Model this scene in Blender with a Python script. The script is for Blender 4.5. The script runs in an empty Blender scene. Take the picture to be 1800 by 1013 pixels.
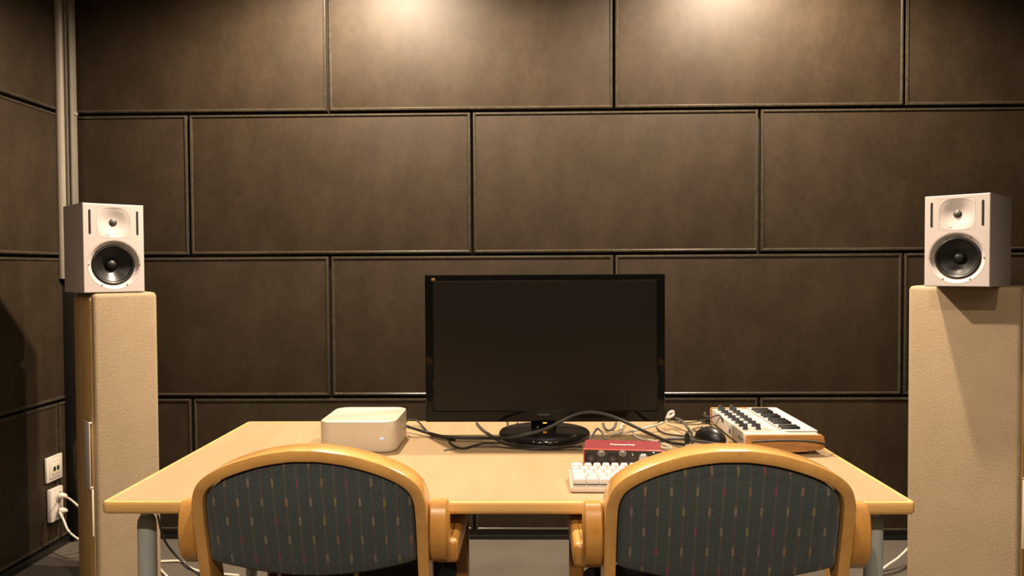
import bpy, bmesh, math, random
from mathutils import Vector, Matrix
random.seed(7)
SC = bpy.context.scene
COL = SC.collection
PI = math.pi

# ------------------------------------------------------------------ camera
F = 1350.0
CAMZ = 1.16
YAW, PITCH, ROLL = math.radians(1.19), 34.5 / F, 0.0056
_fwd = Vector((-math.sin(YAW) * math.cos(PITCH), math.cos(YAW) * math.cos(PITCH), -math.sin(PITCH)))
_r0 = Vector((math.cos(YAW), math.sin(YAW), 0))
_u0 = _r0.cross(_fwd)
RT = _r0 * math.cos(ROLL) - _u0 * math.sin(ROLL)
UP = _u0 * math.cos(ROLL) + _r0 * math.sin(ROLL)
CP = Vector((0, 0, CAMZ))
cam_d = bpy.data.cameras.new('camera')
cam_d.sensor_width = 36
cam_d.lens = F * 36 / 1800
cam_d.clip_start = 0.02
cam = bpy.data.objects.new('camera', cam_d)
COL.objects.link(cam)
m = Matrix.Identity(4)
for i in range(3):
    m[i][0], m[i][1], m[i][2], m[i][3] = RT[i], UP[i], -_fwd[i], CP[i]
cam.matrix_world = m
SC.camera = cam

def ray(px, py):
    return RT * ((px - 900) / F) + UP * ((506.5 - py) / F) + _fwd
def at_d(px, py, d): return CP + ray(px, py) * d
def at_y(px, py, Y):
    r = ray(px, py); return CP + r * (Y / r.y)
def at_z(px, py, Z):
    r = ray(px, py); return CP + r * ((Z - CAMZ) / r.z)

# ------------------------------------------------------------------ view, world
SC.view_settings.view_transform = 'Standard'
SC.view_settings.look = 'None'
SC.view_settings.gamma = 1
SC.view_settings.use_curve_mapping = False
SC.view_settings.exposure = 0.0
w = bpy.data.worlds.new('world'); SC.world = w; w.use_nodes = True
w.node_tree.nodes['Background'].inputs[0].default_value = (1.0, 0.8, 0.6, 1)
w.node_tree.nodes['Background'].inputs[1].default_value = 0.0

# ------------------------------------------------------------------ lamps (ceiling spots)
CEIL = 2.72
WARM = (1.0, 0.80, 0.60)
LAMPS = [  # x, y, watts, spot angle, label
    (-0.62, 2.68, 365, 150, 'ceiling spotlight near the back wall, left one'),
    (0.92, 2.74, 300, 150, 'ceiling spotlight near the back wall, right one'),
    (-1.00, 0.55, 26, 150, 'ceiling spotlight above the left chair side'),
    (0.13, 0.85, 110, 150, 'ceiling spotlight above the middle of the room'),
    (1.10, 0.50, 18, 150, 'ceiling spotlight above the right chair side'),
    (-0.75, -1.30, 165, 150, 'ceiling spotlight in the rear half of the room, left one'),
    (0.85, -1.30, 165, 150, 'ceiling spotlight in the rear half of the room, right one'),
]

# ------------------------------------------------------------------ materials
def newmat(name):
    mt = bpy.data.materials.new(name); mt.use_nodes = True
    nt = mt.node_tree
    return mt, nt, nt.nodes['Principled BSDF']
def N(nt, typ, **kw):
    n = nt.nodes.new(typ)
    for k, v in kw.items():
        if hasattr(n, k): setattr(n, k, v)
        else: n.inputs[k].default_value = v
    return n
def ramp(nt, fac, stops):
    r = nt.nodes.new('ShaderNodeValToRGB')
    el = r.color_ramp.elements
    while len(el) < len(stops): el.new(0.5)
    for e, (p, c) in zip(el, stops):
        e.position = p; e.color = (*c, 1) if len(c) == 3 else c
    nt.links.new(fac, r.inputs[0]); return r.outputs[0]
def noise(nt, scale=(1, 1, 1), sc=5, detail=4, rough=.55, co='Object'):
    tc = nt.nodes.new('ShaderNodeTexCoord'); mp = nt.nodes.new('ShaderNodeMapping')
    mp.inputs['Scale'].default_value = scale
    nt.links.new(tc.outputs[co], mp.inputs[0])
    nz = nt.nodes.new('ShaderNodeTexNoise')
    nz.inputs['Scale'].default_value = sc; nz.inputs['Detail'].default_value = detail; nz.inputs['Roughness'].default_value = rough
    nt.links.new(mp.outputs[0], nz.inputs[0]); return nz.outputs[0]
def bump(nt, bs, h, strength=.2, dist=.002):
    b = nt.nodes.new('ShaderNodeBump'); b.inputs['Strength'].default_value = strength; b.inputs['Distance'].default_value = dist
    nt.links.new(h, b.inputs['Height']); nt.links.new(b.outputs[0], bs.inputs['Normal'])
def plain(name, c, rough=.5, metal=0, spec=.5, var=.06, sc=12, bmp=0, bsc=300):
    mt, nt, bs = newmat(name)
    a = tuple(max(0, x * (1 - var)) for x in c); b = tuple(min(1, x * (1 + var)) for x in c)
    nt.links.new(ramp(nt, noise(nt, sc=sc), [(.3, a), (.7, b)]), bs.inputs['Base Color'])
    bs.inputs['Roughness'].default_value = rough; bs.inputs['Metallic'].default_value = metal
    bs.inputs['Specular IOR Level'].default_value = spec
    if bmp: bump(nt, bs, noise(nt, sc=bsc, detail=3), bmp, .001)
    return mt
def woodmat(name, light, dark, stretch, sc=14, rough=.4, coat=0.0, spec=.5):
    mt, nt, bs = newmat(name)
    n1 = noise(nt, stretch, sc, 6, .6)
    n2 = noise(nt, tuple(s * 2.6 for s in stretch), sc * 2.4, 4, .7)
    mx = nt.nodes.new('ShaderNodeMath'); mx.operation = 'MULTIPLY_ADD'; mx.inputs[1].default_value = .35
    nt.links.new(n2, mx.inputs[0]); nt.links.new(n1, mx.inputs[2])
    mid = tuple((a + b) / 2 for a, b in zip(light, dark))
    nt.links.new(ramp(nt, mx.outputs[0], [(.45, dark), (.62, mid), (.8, light)]), bs.inputs['Base Color'])
    bs.inputs['Roughness'].default_value = rough; bs.inputs['Coat Weight'].default_value = coat
    bs.inputs['Coat Roughness'].default_value = .22
    bs.inputs['Specular IOR Level'].default_value = spec
    bump(nt, bs, mx.outputs[0], .05, .0006)
    return mt
def emit(name, c, s):
    mt, nt, bs = newmat(name)
    bs.inputs['Base Color'].default_value = (*c, 1)
    bs.inputs['Emission Color'].default_value = (*c, 1); bs.inputs['Emission Strength'].default_value = s
    return mt

M = {}
def panel_mat(name, vertical):
    mt, nt, bs = newmat(name)
    n1 = noise(nt, (1, 1, .7), 7, 6, .65)
    n2 = noise(nt, (2.5, 2.5, 1), 30, 4, .7)
    n3 = noise(nt, sc=420, detail=2)
    a = nt.nodes.new('ShaderNodeMath'); a.operation = 'MULTIPLY_ADD'; a.inputs[1].default_value = .45
    nt.links.new(n2, a.inputs[0]); nt.links.new(n1, a.inputs[2])
    b = nt.nodes.new('ShaderNodeMath'); b.operation = 'MULTIPLY_ADD'; b.inputs[1].default_value = .25
    nt.links.new(n3, b.inputs[0]); nt.links.new(a.outputs[0], b.inputs[2])
    base = ramp(nt, b.outputs[0], [(.5, (.0205, .0135, .0070)), (.8, (.030, .0200, .0106)), (1.0, (.039, .0265, .0148))])
    # a few pale chips in the surface
    tc = nt.nodes.new('ShaderNodeTexCoord'); vo = nt.nodes.new('ShaderNodeTexVoronoi'); vo.inputs['Scale'].default_value = 13
    nt.links.new(tc.outputs['Object'], vo.inputs['Vector'])
    near = nt.nodes.new('ShaderNodeMath'); near.operation = 'LESS_THAN'; near.inputs[1].default_value = .06
    nt.links.new(vo.outputs['Distance'], near.inputs[0])
    sep = nt.nodes.new('ShaderNodeSeparateColor'); nt.links.new(vo.outputs['Color'], sep.inputs[0])
    rare = nt.nodes.new('ShaderNodeMath'); rare.operation = 'GREATER_THAN'; rare.inputs[1].default_value = .955
    nt.links.new(sep.outputs[0], rare.inputs[0])
    cr = nt.nodes.new('ShaderNodeMath'); cr.operation = 'MULTIPLY'
    nt.links.new(near.outputs[0], cr.inputs[0]); nt.links.new(rare.outputs[0], cr.inputs[1])
    mix = nt.nodes.new('ShaderNodeMixRGB'); mix.inputs[2].default_value = (.30, .23, .14, 1)
    nt.links.new(cr.outputs[0], mix.inputs[0]); nt.links.new(base, mix.inputs[1])
    nt.links.new(mix.outputs[0], bs.inputs['Base Color'])
    bs.inputs['Roughness'].default_value = .52
    bs.inputs['Specular IOR Level'].default_value = .3
    bump(nt, bs, b.outputs[0], .25, .0015)
    return mt
M['panel'] = panel_mat('dark_panel', True)
M['rim'] = plain('panel_rim', (.046, .037, .025), .24, var=.3, sc=60)
M['gap'] = plain('gap_black', (.008, .007, .006), .7)
M['black_trim'] = plain('black_trim', (.012, .011, .01), .3)
def carpet_mat():
    mt, nt, bs = newmat('carpet')
    n1 = noise(nt, sc=900, detail=3, rough=.8); n2 = noise(nt, sc=6, detail=4)
    a = nt.nodes.new('ShaderNodeMath'); a.operation = 'MULTIPLY_ADD'; a.inputs[1].default_value = .25
    nt.links.new(n2, a.inputs[0]); nt.links.new(n1, a.inputs[2])
    nt.links.new(ramp(nt, a.outputs[0], [(.4, (.060, .050, .039)), (.8, (.128, .107, .084))]), bs.inputs['Base Color'])
    bs.inputs['Roughness'].default_value = .95
    bump(nt, bs, n1, .5, .003); return mt
M['carpet'] = carpet_mat()
M['ceiling'] = plain('ceiling_white', (.5, .48, .44), .9)
M['wall_other'] = plain('wall_dark', (.04, .036, .03), .8)
M['trunk'] = plain('painted_grey', (.27, .24, .19), .45)
M['trunk_dark'] = plain('painted_grey_shade', (.20, .18, .145), .45)
def stucco():
    mt, nt, bs = newmat('rough_beige_paint')
    n1 = noise(nt, sc=140, detail=4, rough=.6); n2 = noise(nt, sc=8, detail=4)
    a = nt.nodes.new('ShaderNodeMath'); a.operation = 'MULTIPLY_ADD'; a.inputs[1].default_value = .5
    nt.links.new(n2, a.inputs[0]); nt.links.new(n1, a.inputs[2])
    nt.links.new(ramp(nt, a.outputs[0], [(.5, (.28, .207, .127)), (1.0, (.365, .277, .172))]), bs.inputs['Base Color'])
    bs.inputs['Roughness'].default_value = .8
    bump(nt, bs, n1, .35, .004); return mt
M['stucco'] = stucco()
M['rawwood'] = woodmat('raw_chipboard', (.62, .40, .16), (.48, .29, .105), (3, 3, .6), 10, .75)
M['maple'] = woodmat('maple_top', (.395, .282, .158), (.35, .245, .13), (7, .8, 7), 3.0, .36, spec=.4)
M['lip'] = woodmat('maple_lipping', (.72, .45, .16), (.60, .36, .12), (.5, 8, 8), 8, .36)
M['beech'] = woodmat('beech_lacquered', (.63, .345, .10), (.51, .265, .068), (3, 3, 3), 6, .24, .5)
M['armwood'] = woodmat('beech_arm', (.58, .29, .07), (.46, .215, .045), (3, 3, 3), 7, .3, .3)
M['cheek'] = woodmat('walnut_cheek', (.50, .25, .085), (.34, .155, .05), (1.2, 9, 9), 14, .42)
M['white'] = plain('white_plastic', (.68, .62, .55), .4, var=.02)
M['spk'] = plain('speaker_white', (.53, .475, .455), .42, var=.02, bmp=.05, bsc=500)
M['boxw'] = plain('box_white', (.60, .53, .42), .35, var=.015)
M['keyw'] = plain('keycap_white', (.55, .52, .485), .45, var=.02)
M['case'] = plain('keyboard_case', (.66, .56, .47), .25, var=.03)
M['seam'] = plain('seam_grey', (.35, .29, .25), .5)
M['black'] = plain('black_plastic', (.012, .012, .013), .35)
M['gloss'] = plain('gloss_black', (.005, .005, .005), .06, spec=.18)
M['screen'] = plain('screen_matte', (.009, .0072, .0058), .36, spec=.3)
M['base'] = plain('gloss_black_base', (.012, .011, .011), .12, spec=.7, var=.5)
M['cone'] = plain('woofer_cone', (.010, .010, .009), .33, spec=.5, var=.3, sc=60)
M['rubber'] = plain('rubber_surround', (.007, .007, .007), .42)
M['tweeter'] = plain('tweeter_mesh', (.10, .10, .085), .35, metal=.6, var=.5, sc=400)
M['slot'] = plain('slot_black', (.006, .005, .005), .8)
M['steel'] = plain('screw_steel', (.45, .38, .33), .35, metal=.8)
M['legsteel'] = plain('grey_lacquered_steel', (.44, .48, .46), .4, var=.03)
M['frame_dark'] = plain('dark_frame', (.05, .045, .04), .5)
M['red'] = plain('red_anodised', (.20, .022, .026), .45, metal=.3, var=.1, sc=300)
M['rededge'] = plain('red_edge', (.62, .06, .035), .35)
M['face'] = plain('interface_face', (.022, .020, .018), .45)
M['silver'] = plain('silver_knob', (.62, .60, .56), .25, metal=.9)
M['knobgrey'] = plain('knob_grey', (.14, .13, .12), .4)
M['knob'] = plain('knob_charcoal', (.045, .048, .055), .5)
M['synth'] = plain('synth_white', (.50, .465, .42), .38, var=.01)
M['pad'] = plain('pad_cream', (.74, .66, .50), .55)
M['printgrey'] = plain('print_grey', (.16, .14, .12), .6)
M['printwhite'] = plain('print_white', (.85, .82, .8), .5)
M['logodim'] = plain('logo_grey', (.20, .19, .18), .4)
M['cable'] = plain('cable_black', (.018, .017, .016), .6)
M['cablegrey'] = plain('cable_grey', (.06, .058, .055), .4)
M['cablewhite'] = plain('cable_white', (.74, .68, .58), .45)
M['seat'] = plain('seat_cloth', (.016, .018, .022), .9)
M['blue'] = emit('blue_led', (.10, .22, 1.0), 5)
M['amber'] = emit('amber_led', (1.0, .33, .02), 3)
M['greenled'] = emit('green_led', (.1, .8, .4), 1.5)
M['lampglow'] = emit('lamp_glow', (1.0, .8, .55), 20)
M['gold'] = plain('emblem_gold', (.55, .33, .10), .3, metal=.6)

def fabric_mat():
    """dark blue-grey cloth with columns of short woven dashes; uses generated object coordinates in metres"""
    mt, nt, bs = newmat('patterned_cloth')
    L = nt.links
    tc = nt.nodes.new('ShaderNodeTexCoord'); sp = nt.nodes.new('ShaderNodeSeparateXYZ')
    L.new(tc.outputs['Object'], sp.inputs[0])
    def mth(op, a, b=None, c=None):
        n = nt.nodes.new('ShaderNodeMath'); n.operation = op
        for i, v in enumerate((a, b, c)):
            if v is None: continue
            if isinstance(v, (int, float)): n.inputs[i].default_value = v
            else: L.new(v, n.inputs[i])
        return n.outputs[0]
    P = 0.0218
    u = mth('DIVIDE', mth('ADD', sp.outputs['X'], 10 * 0.0218 + .004), P)
    ci = mth('FLOOR', u); uf = mth('FRACT', u)
    # column parity picks the row set
    par = mth('MODULO', ci, 2.0)
    RP = 0.074
    v = mth('DIVIDE', mth('ADD', sp.outputs['Z'], mth('MULTIPLY', par, RP / 2)), RP)
    vf = mth('FRACT', v)
    col = mth('LESS_THAN', mth('ABSOLUTE', mth('SUBTRACT', uf, .5)), .10)
    thin = mth('LESS_THAN', mth('ABSOLUTE', mth('SUBTRACT', uf, .5)), .09)
    dash = mth('MULTIPLY', col, mth('LESS_THAN', vf, .21))
    wn = nt.nodes.new('ShaderNodeTexWhiteNoise'); wn.noise_dimensions = '2D'
    cb = nt.nodes.new('ShaderNodeCombineXYZ'); L.new(ci, cb.inputs[0]); L.new(mth('FLOOR', v), cb.inputs[1])
    L.new(cb.outputs[0], wn.inputs['Vector'])
    dc = ramp(nt, wn.outputs['Value'], [(0, (.32, .19, .11)), (.3, (.30, .23, .14)), (.55, (.27, .23, .08)), (.75, (.27, .05, .09)), (.9, (.32, .15, .09))])
    for r in nt.nodes:
        if r.type == 'VALTORGB': r.color_ramp.interpolation = 'CONSTANT'
    wn2 = nt.nodes.new('ShaderNodeTexWhiteNoise'); wn2.noise_dimensions = '1D'; L.new(ci, wn2.inputs['W'])
    tcol = ramp(nt, wn2.outputs['Value'], [(0, (.13, .10, .08)), (.5, (.13, .11, .07)), (1, (.13, .075, .08))])
    fine = noise(nt, (1, 1, 1), 700, 2)
    base = ramp(nt, fine, [(.35, (.036, .048, .052)), (.7, (.088, .110, .117))])
    m1 = nt.nodes.new('ShaderNodeMixRGB'); L.new(mth('MULTIPLY', thin, .5), m1.inputs[0]); L.new(base, m1.inputs[1]); L.new(tcol, m1.inputs[2])
    m2 = nt.nodes.new('ShaderNodeMixRGB'); L.new(mth('MULTIPLY', dash, .62), m2.inputs[0]); L.new(m1.outputs[0], m2.inputs[1]); L.new(dc, m2.inputs[2])
    L.new(m2.outputs[0], bs.inputs['Base Color'])
    bs.inputs['Roughness'].default_value = .9; bs.inputs['Specular IOR Level'].default_value = .2
    bs.inputs['Sheen Weight'].default_value = .15
    bump(nt, bs, fine, .3, .001)
    return mt
M['fabric'] = fabric_mat()

# ------------------------------------------------------------------ mesh helpers
def obj(name, bm, mat, parent=None, loc=(0, 0, 0), rot=(0, 0, 0), smooth=35, label=None):
    me = bpy.data.meshes.new(name)
    bmesh.ops.recalc_face_normals(bm, faces=bm.faces[:])
    bm.to_mesh(me); bm.free()
    mats = mat if isinstance(mat, (list, tuple)) else [mat]
    for mm in mats: me.materials.append(M[mm])
    if smooth:
        me.polygons.foreach_set('use_smooth', [True] * len(me.polygons))
        try: me.set_sharp_from_angle(angle=math.radians(smooth))
        except Exception: pass
    o = bpy.data.objects.new(name, me); COL.objects.link(o)
    o.location = loc; o.rotation_euler = rot
    if parent: o.parent = parent
    if label: o['label'] = label
    return o
def thing(name, label, cat, loc=(0, 0, 0), rz=0, group=None):
    o = bpy.data.objects.new(name, None); COL.objects.link(o)
    o.location = loc; o.rotation_euler = (0, 0, rz)
    o['label'] = label; o['category'] = cat
    if group: o['group'] = group
    o.empty_display_size = .05
    return o
def tag(o, label, cat, group=None):
    o['label'] = label; o['category'] = cat
    if group: o['group'] = group
    return o
def struct(o): o['kind'] = 'structure'; return o
def BM(): return bmesh.new()

def box(bm, x0, x1, y0, y1, z0, z1, bev=0, seg=2):
    r = bmesh.ops.create_cube(bm, size=1)
    vs = r['verts']
    for v in vs:
        v.co = Vector(((x0 + x1) / 2 + v.co.x * (x1 - x0), (y0 + y1) / 2 + v.co.y * (y1 - y0), (z0 + z1) / 2 + v.co.z * (z1 - z0)))
    if bev:
        es = list({e for v in vs for e in v.link_edges})
        bmesh.ops.bevel(bm, geom=es, offset=bev, segments=seg, profile=.5, affect='EDGES')
    return bm
def B(x0, x1, y0, y1, z0, z1, bev=0, seg=2): return box(BM(), x0, x1, y0, y1, z0, z1, bev, seg)

def rr(wd, dp, r, n=6):
    """rounded rectangle, ccw"""
    r = max(min(r, wd / 2 - 1e-5, dp / 2 - 1e-5), 1e-5)
    out = []
    for cx, cy, a0 in ((wd / 2 - r, dp / 2 - r, 0), (-wd / 2 + r, dp / 2 - r, PI / 2), (-wd / 2 + r, -dp / 2 + r, PI), (wd / 2 - r, -dp / 2 + r, 1.5 * PI)):
        for k in range(n + 1):
            a = a0 + PI / 2 * k / n
            out.append((cx + r * math.cos(a), cy + r * math.sin(a)))
    return out
def loft(bm, loops, cap0=True, cap1=True, closed=False, mi=None):
    """loops: lists of 3-D points, same length"""
    rows = [[bm.verts.new(p) for p in lp] for lp in loops]
    n = len(rows[0])
    rng = range(len(rows)) if closed else range(len(rows) - 1)
    for i in rng:
        a, b = rows[i], rows[(i + 1) % len(rows)]
        for k in range(n):
            f = bm.faces.new((a[k], a[(k + 1) % n], b[(k + 1) % n], b[k]))
            if mi: f.material_index = mi(i)
    if not closed:
        if cap0: bm.faces.new(rows[0])
        if cap1: bm.faces.new(rows[-1])
    return bm
def slab(bm, secs, n=6, cap0=True, cap1=True, cx=0, cy=0):
    """secs: (width, depth, radius, z)"""
    return loft(bm, [[(cx + x, cy + y, z) for x, y in rr(wd, dp, r, n)] for wd, dp, r, z in secs], cap0, cap1)
def lathe(bm, prof, axis='z', n=32, c=(0, 0, 0), cap0=True, cap1=True):
    loops = []
    for r, h in prof:
        lp = []
        for k in range(n):
            a = 2 * PI * k / n
            x, y = r * math.cos(a), r * math.sin(a)
            p = (x, y, h) if axis == 'z' else ((x, h, y) if axis == 'y' else (h, x, y))
            lp.append((p[0] + c[0], p[1] + c[1], p[2] + c[2]))
        loops.append(lp)
    return loft(bm, loops, cap0, cap1)
def catmull(pts, sub=8):
    P = [Vector(p) for p in pts]
    if len(P) < 3: return P
    P = [P[0] * 2 - P[1]] + P + [P[-1] * 2 - P[-2]]
    out = []
    for i in range(1, len(P) - 2):
        p0, p1, p2, p3 = P[i - 1:i + 3]
        for k in range(sub):
            t = k / sub
            out.append(.5 * ((2 * p1) + (p2 - p0) * t + (2 * p0 - 5 * p1 + 4 * p2 - p3) * t * t + (3 * p1 - p0 - 3 * p2 + p3) * t ** 3))
    out.append(P[-2]); return out
def tube(bm, pts, r, n=8, sub=8, smooth=True):
    path = catmull(pts, sub) if smooth else [Vector(p) for p in pts]
    loops = []; up = Vector((0, 0, 1)); prev = None
    for i, p in enumerate(path):
        t = (path[min(i + 1, len(path) - 1)] - path[max(i - 1, 0)]).normalized()
        if prev is None:
            a = t.cross(up)
            if a.length < .1: a = t.cross(Vector((1, 0, 0)))
        else: a = prev - t * prev.dot(t)
        a.normalize(); prev = a; b = t.cross(a)
        loops.append([p + a * r * math.cos(2 * PI * k / n) + b * r * math.sin(2 * PI * k / n) for k in range(n)])
    return loft(bm, loops)
def sweep(bm, path, D, sect):
    """sweep 2-D section (n, d) along path with fixed depth axis D"""
    loops = []
    for i, p in enumerate(path):
        t = (path[min(i + 1, len(path) - 1)] - path[max(i - 1, 0)]).normalized()
        nn = t.cross(D).normalized()
        loops.append([p + nn * a + D * b for a, b in sect])
    return loft(bm, loops)
def text_obj(name, s, size, mat, parent, loc, rot, ext=.0003, sx=1.0, bold=0):
    cu = bpy.data.curves.new(name, 'FONT'); cu.body = s; cu.size = size
    cu.align_x = 'CENTER'; cu.align_y = 'CENTER'; cu.extrude = ext; cu.offset = bold; cu.resolution_u = 3
    tmp = bpy.data.objects.new('tmp_text', cu); COL.objects.link(tmp)
    dg = bpy.context.evaluated_depsgraph_get()
    me = bpy.data.meshes.new_from_object(tmp.evaluated_get(dg))
    bpy.data.objects.remove(tmp); me.materials.clear(); me.materials.append(M[mat])
    o = bpy.data.objects.new(name, me); COL.objects.link(o); o.parent = parent
    o.location = loc; o.rotation_euler = rot; o.scale = (sx, 1, 1)
    return o

# ------------------------------------------------------------------ room
YW = 3.26           # face of the back wall panels
XL = -1.968         # face of the left wall panels
XR, YB = 3.1, -2.6
T = .04
fl = struct(obj('floor', B(XL - .1, XR + .1, YB - .1, YW + .12, -.05, 0), 'carpet'))
struct(obj('ceiling', B(XL - .15, XR + .15, YB - .15, YW + .15, CEIL, CEIL + .1), 'ceiling'))
wb = struct(obj('wall_back', B(XL - .15, XR + .15, YW + .03, YW + .15, 0, CEIL), 'gap'))
wl = struct(obj('wall_left', B(XL - .15, XL - .03, YB - .15, YW + .03, 0, CEIL), 'gap'))
struct(obj('wall_right', B(XR, XR + .12, YB - .15, YW + .03, 0, CEIL), 'wall_other'))
struct(obj('wall_rear', B(XL - .03, XR, YB - .12, YB, 0, CEIL), 'wall_other'))

def panel_bm(wd, ht, rim_top=.011):
    """panel in local XZ, front towards -Y at y=0, back at y=.03; raised rim round a slightly sunk face"""
    bm = BM()
    prof = [(0, .03), (0, .005), (.002, .001), (.0045, 0), (.009, 0), (.0115, .002), (.013, .0045), (.02, .0035)]
    loops = []
    for ins, y in prof:
        x, z = wd / 2 - ins, ht / 2 - ins
        loops.append([(-x, y, -z), (x, y, -z), (x, y, z), (-x, y, z)])
    loft(bm, loops, cap0=True, cap1=True, mi=lambda i: 1 if i < 6 else 0)
    return bm
G = .011
ROWS = [(.036, .606), (.618, 1.214), (1.226, 1.821), (1.833, 2.43), (2.442, CEIL - .005)]
X0A, X0B, PW = -.845, -.235, 1.2115
for ri, (z0, z1) in enumerate(ROWS):
    base = X0B if ri % 2 == 0 else X0A
    seams = [XL + .012] + [base + PW * k for k in range(-3, 5) if XL + .15 < base + PW * k < XR - .1] + [XR]
    for k in range(len(seams) - 1):
        a, b = seams[k] + (G / 2 if k else 0), seams[k + 1] - G / 2
        # small hand-mounted irregularity
        obj('acoustic_panel', panel_bm(b - a, z1 - z0), ['panel', 'rim'], wb, loc=((a + b) / 2, YW + random.uniform(-.0015, .0015), (z0 + z1) / 2), rot=(0, random.uniform(-.0008, .0008), 0))
LS = {0: [3.245, 3.165, 1.955, .745, -.465, -1.675, YB], 1: [3.245, 2.56, 1.35, .14, -1.07, -2.28, YB]}
for ri, (z0, z1) in enumerate(ROWS):
    s = LS[0] if ri == 0 else ([3.245, 2.56, 1.35, .14, -1.07, -2.28, YB] if ri % 2 else [3.245, 2.2, .99, -.22, -1.43, YB])
    for k in range(len(s) - 1):
        b, a = s[k] - (G / 2 if k else 0), s[k + 1] + G / 2
        obj('acoustic_panel', panel_bm(b - a, z1 - z0), ['panel', 'rim'], wl, loc=(XL, (a + b) / 2, (z0 + z1) / 2), rot=(0, 0, PI / 2))
bmx = B(XL, XR, YW - .006, YW + .03, 0, .018, .002)
box(bmx, XL, XR, YW + .006, YW + .03, .018, .034)
struct(obj('baseboard_back', bmx, 'black_trim'))
struct(obj('baseboard_left', B(XL - .03, XL + .006, YB, YW - .006, 0, .03, .002), 'black_trim'))

# corner trunking with a round pipe beside a flat channel
pc = at_y(117, 250, 3.22)
tk = thing('cable_trunking', 'grey vertical pipe and cable channel in the left wall corner', 'trunking', (pc.x, 3.235, 0))
zb = at_y(120, 490, 3.22).z
bm = BM(); lathe(bm, [(.019, zb), (.019, CEIL - .002)], n=24, c=(-.016, -.028, 0))
pipe = obj('pipe', bm, 'trunk', tk)
bm = B(.003, .033, -.03, .01, zb, CEIL - .002, .002); box(bm, .010, .016, -.033, -.030, zb, CEIL - .002); box(bm, .028, .033, -.034, -.030, zb, CEIL - .002)
obj('channel', bm, 'trunk_dark', tk)
for zz in (1.826, 1.22 - .0):
    if zz > zb: obj('clip', B(-.038, .036, -.02, .012, zz - .006, zz + .006, .001), 'trunk', tk, label='pale metal clip')
obj('lower_channel', B(-.03, .028, -.024, .010, .031, zb - .001, .002), 'black_trim', tk, label='black lower channel')

# ------------------------------------------------------------------ wall outlets (left wall)
def outlet_frame(px, py, label, name, wd, ht, group=None):
    r = ray(px, py); p = CP + r * (XL / r.x)
    t = thing(name, label, 'wall outlet', (XL, p.y, p.z), 0, group)
    return t
t = outlet_frame(92, 823, 'square white data outlet with two dark ports on left wall', 'data_outlet', .08, .08)
bm = BM(); 
def yzplate(wd, ht, th, bev=.003, cy=0, cz=0, x0=0): return B(x0, x0 + th, cy - wd / 2, cy + wd / 2, cz - ht / 2, cz + ht / 2, bev)
obj('frame', yzplate(.104, .103, .011), 'white', t)
obj('cover', yzplate(.074, .074, .003, .001, x0=.0112), 'white', t)
obj('inset', yzplate(.05, .045, .002, .0006, x0=.0144), 'pad', t)
for s in (-1, 1): obj('port', yzplate(.014, .017, .0015, .0003, cy=s * .0115, x0=.0166), 'slot', t, label='dark network port')
t = outlet_frame(93, 886, 'white double power socket with two cords plugged in', 'power_socket', .08, .14)
obj('frame', yzplate(.080, .135, .02, .004), 'white', t)
t_sock = t
for s in (-1, 1):
    bm = BM(); lathe(bm, [(.021, .0202), (.021, .024), (.019, .024), (.018, .0212), (.001, .021)], 'x', 24, c=(0, .008, s * .031 - .000))
    obj('socket_face', bm, 'white', t)
SP = t.location.copy()
for i, s in enumerate((1, -1)):
    lab = ['white power cord leaving the upper socket on left wall', 'white power cord hanging from the lower socket on left wall'][i]
    tt = thing('plugged_cable', lab, 'cable', (XL, SP.y, SP.z + s * .031))
    bm = BM(); lathe(bm, [(.0125, .0245), (.013, .034), (.010, .046), (.005, .054)], 'x', 20, c=(0, .008, 0))
    obj('plug', bm, 'cablewhite', tt)
    o0 = Vector((XL, SP.y, SP.z + s * .031))
    if i == 0: pts = [at_y(x, y, Y) - o0 for x, y, Y in ((108, 873, 3.13), (120, 876, 3.05), (136, 889, 3.02), (150, 905, 3.05), (170, 925, 3.1))]
    else: pts = [at_y(x, y, Y) - o0 for x, y, Y in ((104, 896, 3.12), (112, 915, 3.08), (120, 933, 3.05), (136, 947, 3.02), (160, 958, 3.05), (185, 965, 3.1))]
    bm = BM(); tube(bm, [Vector((.05, .008, 0))] + pts, .0042)
    obj('cord', bm, 'cablewhite', tt)

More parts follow.
